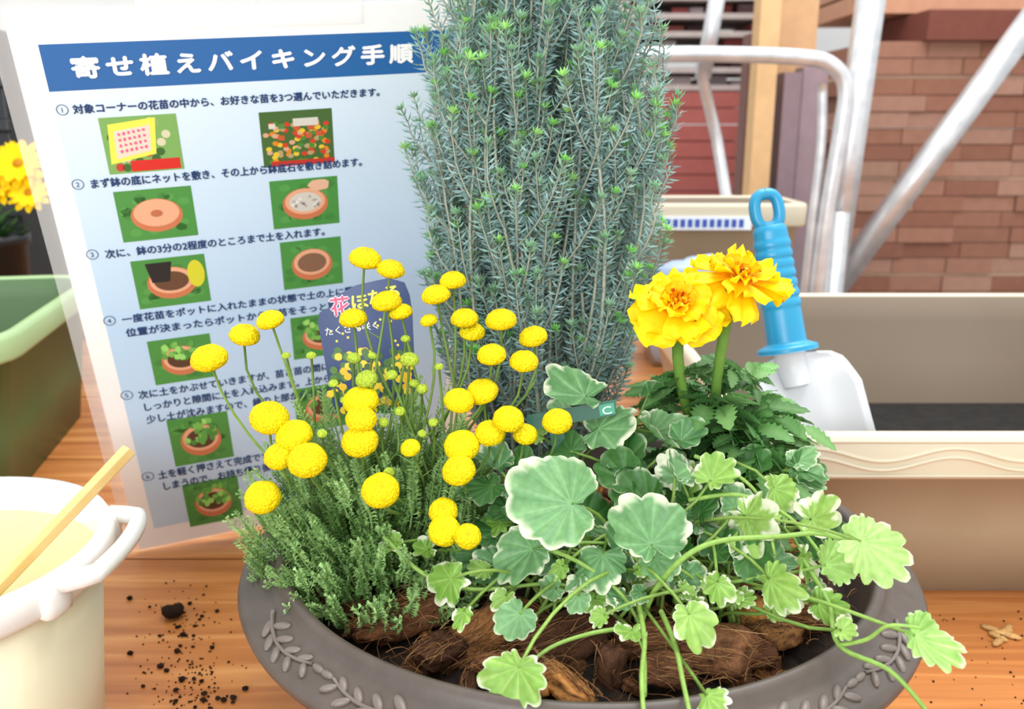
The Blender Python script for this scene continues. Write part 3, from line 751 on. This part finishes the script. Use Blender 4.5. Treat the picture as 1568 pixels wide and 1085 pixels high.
planter('beige_planter',.175+.30,.615+.285,.60,.57,.150,0,m_beige,m_beiger,m_beige_shade,m_dark,rimh=.036,wave=True,rad=.02,taper=.030)
m_gr=mat('green_planter_plastic',H('#435d33'),H('#4b673a'),rough=.45,scale=5)
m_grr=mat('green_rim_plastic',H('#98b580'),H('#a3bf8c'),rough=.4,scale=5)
m_gri=mat('green_inner_plastic',H('#4c6a3e'),H('#547348'),rough=.5,scale=5)
planter('green_planter',-.700,.93,.40,.40,.180,math.radians(12),m_gr,m_grr,m_gri,m_dark,rimh=.028,rad=.06)
m_cr=mat('cream_plastic',H('#a39880'),H('#ada28a'),rough=.4,scale=5)
pl2=planter('cream_planter',.315,1.40,.25,.16,.258,0,m_cr,mat('cream_rim_plastic',H('#c6bca4'),H('#cec5ae'),rough=.4,scale=5),m_beige_shade,m_dark,rimh=.035,rad=.02)
a=Acc(); q0=Y(1188,412,1.327); q1=Y(1350,388,1.327); box(a,(q0.x-.315,-.0845,q0.z),(q1.x-.315,-.0725,q1.z),col=H('#e9eef5'))
for i in range(11):
    x=q0.x-.315+.006+i*.0108; box(a,(x,-.0855,q0.z+.004),(x+.007,-.0844,q1.z-.004),col=H('#2f55a8'))
a.build('planter_label',[m_paint],pl2,smooth=False)

# ================================================================== trowel
tw=empty('garden_trowel')
m_blue=mat('blue_handle_plastic',H('#2694c0'),H('#2fa0cb'),rough=.3,scale=8)
m_wp=mat('white_blade_plastic',H('#dddfe2'),H('#e4e5e8'),rough=.35,scale=8)
zt=.72
pT=Z(1376,349,zt); pB=Z(1418,632,zt+.005); ax=(pB-pT).normalized(); L=(pB-pT).length
side=(RT-ax*RT.dot(ax)).normalized(); fr=side.cross(ax).normalized()
a=Acc()
lp=[]
for k in range(41):
    t=2*math.pi*k/40; ct,s_t=math.cos(t),math.sin(t)
    lp.append(pT+ax*(.0135-.0135*(abs(ct)**.8)*(1 if ct>0 else -1))+side*(.0098*(abs(s_t)**.75)*(1 if s_t>0 else -1)))
tube(a,lp,.0048,.0048,WH,12,cap=False)
N=84;S=28;vs=[];fs=[]
for i in range(N+1):
    t=i/N; s=.025+(L-.025)*t
    rr=.0138+.0026*t
    if .12<t<.66: rr+=.0018*(abs(math.sin((t-.12)/.54*math.pi*7))**.5)-.0007
    if t<.05: rr*=.75+.25*math.sqrt(t/.05)
    if t>.965: rr+=.0085
    elif t>.93: rr+=.0085*(t-.93)/.035
    for k in range(S):
        an=2*math.pi*k/S; vs.append(pT+ax*s+side*rr*math.cos(an)+fr*rr*.8*math.sin(an))
for i in range(N):
    for k in range(S): fs.append((i*S+k,i*S+(k+1)%S,(i+1)*S+(k+1)%S,(i+1)*S+k))
fs.append(tuple(range(S))); fs.append(tuple(N*S+k for k in reversed(range(S))))
a.add(vs,fs,WH); a.build('trowel_handle',[m_blue],tw)
a=Acc(); ax2=(Z(1462,800,zt)-pB).normalized(); sd=(RT-ax2*RT.dot(ax2)).normalized(); f2=sd.cross(ax2)
tube(a,[pB-ax*.004,pB+ax2*.012,pB+ax2*.03],.012,.009,WH,14)
vs=[];fs=[];NI,NJ=24,15
for i in range(NI+1):
    t=i/NI; s=.002+.135*t
    w=.039*(math.sqrt(max(0,1-(1-min(1,t/.11))**2))*.76+.24) if t<.11 else .039*(1 if t<.7 else math.sqrt(max(.02,1-((t-.7)/.31)**2)))
    w=max(w,.012)
    for j in range(NJ):
        u_=-1+2*j/(NJ-1)
        vs.append(pB+ax2*s+sd*(w*u_+.010*min(1,t*4))-f2*(.016*u_*u_*min(1,.3+t*3))+f2*.006)
for i in range(NI):
    for j in range(NJ-1): A=i*NJ+j; fs.append((A,A+1,A+NJ+1,A+NJ))
a.add(vs,fs,WH); ob=a.build('trowel_blade',[m_wp],tw); sm=ob.modifiers.new('s','SOLIDIFY'); sm.thickness=.002

# ================================================================== ivory bucket
bk=empty('ivory_bucket')
BX,BY,BR,BH=-.325,.437,.098,.150
m_iv=mat('ivory_plastic',H('#ebe2bd'),H('#f0e8c9'),rough=.35,scale=5)
m_ivi=mat('ivory_inner_plastic',H('#e6dbaa'),H('#ece2b6'),rough=.4,scale=5)
m_wh=mat('white_plastic',H('#e8e7e1'),H('#eeede8'),rough=.3,scale=5)
a=Acc(); lathe(a,[(0,.0005),(BR*.80,.0005),(BR*.83,.004),(BR*.96,BH-.012),(BR*.94,BH-.012)],BX,BY,72); lathe(a,[(BR*.94,BH-.012),(BR*.93,BH-.02),(BR*.81,.006),(0,.006)],BX,BY,72,mi=1); a.build('bucket_body',[m_iv,m_ivi],bk)
a=Acc(); lathe(a,[(BR*.955,BH-.020),(BR*1.0,BH-.020),(BR*1.03,BH-.016),(BR*1.035,BH-.005),(BR*1.01,BH),(BR*.96,BH),(BR*.935,BH-.004),(BR*.93,BH-.02)],BX,BY,72)
g=[]
for k in range(21):
    t=k/20; an=math.radians(-20+50*t); r=BR*1.02+.0145*min(1,math.sin(math.pi*t)*2.2)
    g.append(Vector((BX+r*math.cos(an),BY+r*math.sin(an),BH-.004+.003*math.sin(math.pi*t))))
tube(a,g,.0046,.0046,WH,10,flat=1.2)
for t_ in (-20,30):
    an=math.radians(t_); p=Vector((BX+BR*math.cos(an),BY+BR*math.sin(an),BH-.011)); ellip(a,p,Vector((.007*math.cos(an),.007*math.sin(an),0)),Vector((-.010*math.sin(an),.010*math.cos(an),0)),Vector((0,0,.011)),WH,14,10,fn=lambda v:(1/max(abs(v.x),abs(v.y),abs(v.z)))**.5)
a.build('bucket_rim_and_grip',[m_wh],bk)
a=Acc()
for i in range(9):
    an=U(-.6,1.2); r=U(.02,.06); p=Vector((BX+r*math.cos(an),BY+r*math.sin(an),.020)); d=Vector((U(-1,1),U(-1,1),0)).normalized(); q=Vector((-d.y,d.x,0)).normalized()
    ellip(a,p,d*.016,q*.008,Vector((0,0,.006)),H('#f2ecd8'),10,6)
a.build('bucket_scoops',[m_plain],bk)
a=Acc(); s0=Z(-120,1180,.44); s1=Z(233,808,.50)
d=(s1-s0).normalized(); x=d.cross(Vector((0,0,1))).normalized(); y=x.cross(d)
vs=[]
for p,w in ((s0,.0032),(s1,.0038)):
    for sx,sy in ((-1,-1),(1,-1),(1,1),(-1,1)): vs.append(p+x*w*sx+y*w*sy*.8)
a.add(vs,[(3,2,1,0),(4,5,6,7),(0,1,5,4),(1,2,6,5),(2,3,7,6),(3,0,4,7)],WH)
bevel(a.build('wooden_stick',[mat('bamboo',H('#d8b068'),H('#e6c688'),rough=.5,scale=30)],smooth=False),.0008)

# soil crumbs on table
a=Acc()
def crumb(p,s):
    sd=Vector((U(0,50),U(0,50),0))
    ellip(a,p+Vector((0,0,s*.75)),Vector((s,0,0)),Vector((0,s*U(.6,1),0)),Vector((0,0,s*.6)),jit(H('#2b1d16'),.3),8,6,fn=lambda v:1+.4*noise.noise(v*2+sd))
crumb(G(312,1112),.0085); crumb(G(320,1100),.005)
for i in range(300):
    t=R_(); px=random.gauss(320+25*math.sin(t*3),34 if R_()<.6 else 70); py=1040+260*t**.6
    if px<215 or px>460: continue
    crumb(G(px,py),U(.0004,.0010) if R_()<.85 else U(.0012,.0026))
for i in range(50):
    crumb(G(U(1600,1843),U(1100,1270)),U(.0004,.001))
for px,py in ((330,925),(345,940),(1800,1150)): crumb(G(px,py),.003)
a.build('soil_crumbs',[m_husk])
a=Acc()
for i in range(8):
    p=G(U(1775,1840),U(1130,1160)); q=Vector((U(-1,1),U(-1,1),0)).normalized()
    ellip(a,p+Vector((0,0,.002)),q*.008,Vector((-q.y,q.x,0))*.003,Vector((0,0,.002)),jit(H('#c79a62'),.15),8,5)
a.build('wood_chips',[m_husk])

# ================================================================== left background
bg=empty('black_nursery_crate')
a=Acc(); p0=Y(-260,60,1.45); p1=Y(92,470,1.45)
box(a,(p0.x,1.38,0),(p1.x,1.58,p0.z),col=H('#15171a'))
for k in range(7):
    z=.04+k*(p0.z-.06)/7; box(a,(p0.x-.005,1.37,z),(p1.x+.005,1.382,z+.02),col=H('#1f2226'))
bevel(a.build('crate_body',[m_plain],bg,smooth=False),.004)
dz=empty('potted_yellow_daisy')
fa=Acc()
for px,py,w in [(34,296,84),(52,348,64),(0,335,70)]:
    zz=1.26; c=Z(px,py,zz); n=Vector((U(-.2,.3),-.8,.5)).normalized(); x,y=frame(n); rr=w/2*zz/F*1.2
    for ly in range(2):
        for k in range(12):
            an=2*math.pi*k/12+ly*.26; o=x*math.cos(an)+y*math.sin(an); petal(fa,c+n*.002*ly,o+n*(.1+.25*ly),n-o*.1,rr*(1-.15*ly),rr*.34,rr*.03,jit(H('#ffd608'),.05),.1)
    ellip(fa,c+n*.003,x*rr*.2,y*rr*.2,n*rr*.12,H('#c98a12'),12,6)
    b=Vector((-.76,1.30,.21)); tube(fa,bez(b,b+Vector((0,0,.04)),c-n*.04,c,8),.002,.0018,H('#56803c'),6)
fa.build('daisy_flowers',[m_petal],dz)
a=Acc(); lathe(a,[(0,0),(.04,0),(.052,.20),(.056,.2),(.056,.215),(.051,.215),(.047,.19),(0,.19)],-.77,1.305,32,col=H('#1b1c1f')); a.build('daisy_pot',[m_plain],dz)
a=Acc()
for i in range(26):
    th=U(0,6.28); d=Vector((math.cos(th),math.sin(th)*.4,U(.6,1.6))); leaflet_p=Vector((-.77+U(-.03,.03),1.29+U(-.02,.02),.2)); 
    petal(a,leaflet_p,d,Vector((0,0,1))-d*.2,U(.04,.06),.014,.001,jit(H('#33582c'),.2),.2)
a.build('daisy_leaves',[m_leaf],dz)
a=Acc()
ellip(a,Vector((-.44,1.32,.15)),Vector((.13,0,0)),Vector((0,.05,0)),Vector((0,0,.12)),H('#bfbab4'),48,32,fn=lambda v:(1/max(abs(v.x),abs(v.y),abs(v.z)))**.4*(1+.10*noise.noise(v*3)+.06*noise.noise(v*8)))
a.build('plastic_soil_bag',[m_plain])
a=Acc()
ellip(a,Vector((-.40,1.10,.055)),Vector((.08,0,0)),Vector((0,.07,0)),Vector((0,0,.045)),H('#7a5238'),48,32,fn=lambda v:(1+.25*noise.noise(v*4)+.12*noise.noise(v*11)))
a.build('bark_mulch_pile',[m_husk])

# ================================================================== right background: timber stacks
TB=[H('#8d6250'),H('#976d5b'),H('#855a4a'),H('#9c7665')]
a=Acc()
x0=Y(1530,300,2.3).x
z=-.75; row=0; hh=.040
ztop=Y(1600,95,2.3).z
while z<ztop:
    x=x0+(.03 if row%3==1 else 0)
    while x<2.3:
        w=U(.12,.15); box(a,(x,2.3+U(0,.008),z+.001),(x+w-.002,2.7,z+hh-.001),col=jit(random.choice(TB),.05)); x+=w
    if row%6==5:
        box(a,(x0,2.31,z+hh),(2.3,2.7,z+hh+.008),col=H('#b89a84')); z+=.008
    z+=hh; row+=1
zb=z
box(a,(x0+.15,2.28,zb),(x0+.45,2.7,zb+.07),col=H('#74443a'))
for k in range(3): box(a,(x0+.01,2.4,zb+.075+k*.05),(2.3,2.75,zb+.118+k*.05),col=jit(random.choice([H('#b98a70'),H('#b07a66'),H('#c4a288')]),.06))
m_timb=vcmat('timber',rough=.8,transl=0,bscale=40,bump=.3,spec=.15)
a.build('red_timber_stack',[m_timb],smooth=False)
a=Acc()
def plank(px0,px1,py,y,dp,col):
    A=Y(px0,py,y);B=Y(px1,py,y); box(a,(A.x,y,-.75),(B.x,y+dp,A.z),col=col)
plank(1375,1412,-60,2.0,.06,H('#d9b283')); plank(1413,1445,130,2.02,.06,H('#8c787e')); plank(1447,1492,120,2.04,.06,H('#9d888e')); plank(1350,1374,60,2.08,.06,H('#7b5c56'))
plank(1412,1480,-60,2.12,.06,H('#c89f78'))
a.build('upright_lumber_boards',[m_timb],smooth=False)
a=Acc(); YP=3.0
for i in range(7):
    A=Y(1190,165+i*30,YP);B=Y(1345,165+i*30+28,YP); box(a,(A.x,YP,B.z),(B.x,YP+.4,A.z),col=jit(H('#9c5852'),.05))
box(a,(Y(1190,0,YP).x,YP,-.75),(Y(1345,0,YP).x,YP+.4,Y(1190,375,YP).z),col=H('#94584e'))
bt=Y(1190,165,YP).z
for i in range(6):
    zz=bt+.03+i*.055; xx=Y(1110,0,YP).x
    box(a,(Y(1110,0,YP).x,YP+.02,zz-.025),(Y(1400,0,YP).x,YP+.38,zz-.008),col=H('#a89c98'))
    while xx<Y(1390,0,YP).x:
        w=U(.05,.11)
        if R_()<.75: box(a,(xx,YP+U(0,.1),zz-.008),(xx+w-.01,YP+.35,zz+U(.01,.028)),col=jit(random.choice([H('#7b3d3a'),H('#4a3333'),H('#a99a98'),H('#8a4f46')]),.2))
        xx+=w
box(a,(Y(1110,0,YP).x,YP+.02,-.75),(Y(1135,0,YP).x,YP+.38,bt+.4),col=H('#b8aaa4'))
a.build('stacked_brick_pavers',[m_timb],smooth=False)
# steel cart
ct=empty('steel_hand_cart')
m_st=mat('galvanised_steel',H('#c9cbce'),H('#dfe0e2'),rough=.38,scale=30,metal=.6,bump=.1)
a=Acc()
tube(a,catmull([Y(*p) for p in [(1080,150,1.75),(1110,118,1.75),(1150,100,1.75),(1300,98,1.75),(1450,104,1.75),(1500,120,1.75),(1522,160,1.75),(1512,240,1.75),(1488,380,1.75),(1470,520,1.75),(1440,760,1.75)]],8),.0150,.0150,WH,14)
tube(a,catmull([Y(*p) for p in [(1480,150,1.76),(1478,260,1.76),(1462,400,1.76),(1445,560,1.76)]],4),.009,.009,WH,10)
tube(a,[Y(1262,130,1.77),Y(1290,250,1.77),Y(1318,420,1.77)],.011,.011,WH,10)
def bar(p,q,w):
    d=(q-p).normalized(); s=d.cross(Vector((0,1,0))).normalized(); n=s.cross(d)
    a.add([p+s*w+n*w,p-s*w+n*w,p-s*w-n*w,p+s*w-n*w,q+s*w+n*w,q-s*w+n*w,q-s*w-n*w,q+s*w-n*w],[(3,2,1,0),(4,5,6,7),(0,1,5,4),(1,2,6,5),(2,3,7,6),(3,0,4,7)],WH)
bar(Y(1575,-60,1.85),Y(1488,560,1.85),.022)
bar(Y(1875,10,1.86),Y(1500,520,1.86),.020)
bar(Y(1300,-60,1.9),Y(1265,140,1.9),.014)
bar(Y(1488,560,1.85),Y(1470,700,1.85),.022)
zf=-.75
for px in (1130,1500): 
    p=Y(px,500,1.8); bar(Vector((p.x,1.8,.2)),Vector((p.x,1.8,zf)),.016)
ob=a.build('cart_frame',[m_st],ct)
a=Acc(); A=Y(1260,500,1.24)
ellip(a,Vector((A.x+.005,1.24,.110)),Vector((.075,0,0)),Vector((0,.03,0)),Vector((0,0,.082)),H('#9fb0c6'),40,28,fn=lambda v:(1/max(abs(v.x),abs(v.y),abs(v.z)))**.5*(1+.08*noise.noise(v*4)))
a.build('white_plastic_bag',[m_plain])

# ================================================================== light
w=bpy.data.worlds.new('world'); scene.world=w; w.use_nodes=True
w.node_tree.nodes['Background'].inputs[0].default_value=(.955,.985,1,1); w.node_tree.nodes['Background'].inputs[1].default_value=1.2
def area(name,loc,tgt,size,e,col=(1,1,1)):
    l=bpy.data.lights.new(name,'AREA'); l.shape='RECTANGLE'; l.size=size[0]; l.size_y=size[1]; l.energy=e; l.color=col
    o=bpy.data.objects.new(name,l); scene.collection.objects.link(o); o.location=loc; o.rotation_euler=(Vector(tgt)-Vector(loc)).to_track_quat('-Z','Y').to_euler()
area('ceiling_light_panel',(.5,.6,2.2),(0,.6,0),(1.6,1.2),30)
area('front_fill_light',(-.6,-1.6,.75),(-.1,.7,.3),(1.6,1.0),38,(.95,.98,1))  # added fill behind the camera to brighten the sign, no real source
area('ceiling_light_panel',(1.0,1.6,2.6),(.8,2.6,0),(2,1.2),45)

# ================================================================== camera
cd=bpy.data.cameras.new('camera'); cam=bpy.data.objects.new('camera',cd); scene.collection.objects.link(cam)
cam.location=C; cam.rotation_euler=(math.radians(90)-TH,0,0)
cd.sensor_width=36; cd.lens=36*F/1843; cd.clip_start=.01
cd.dof.use_dof=True; cd.dof.focus_distance=.47; cd.dof.aperture_fstop=11
scene.camera=cam
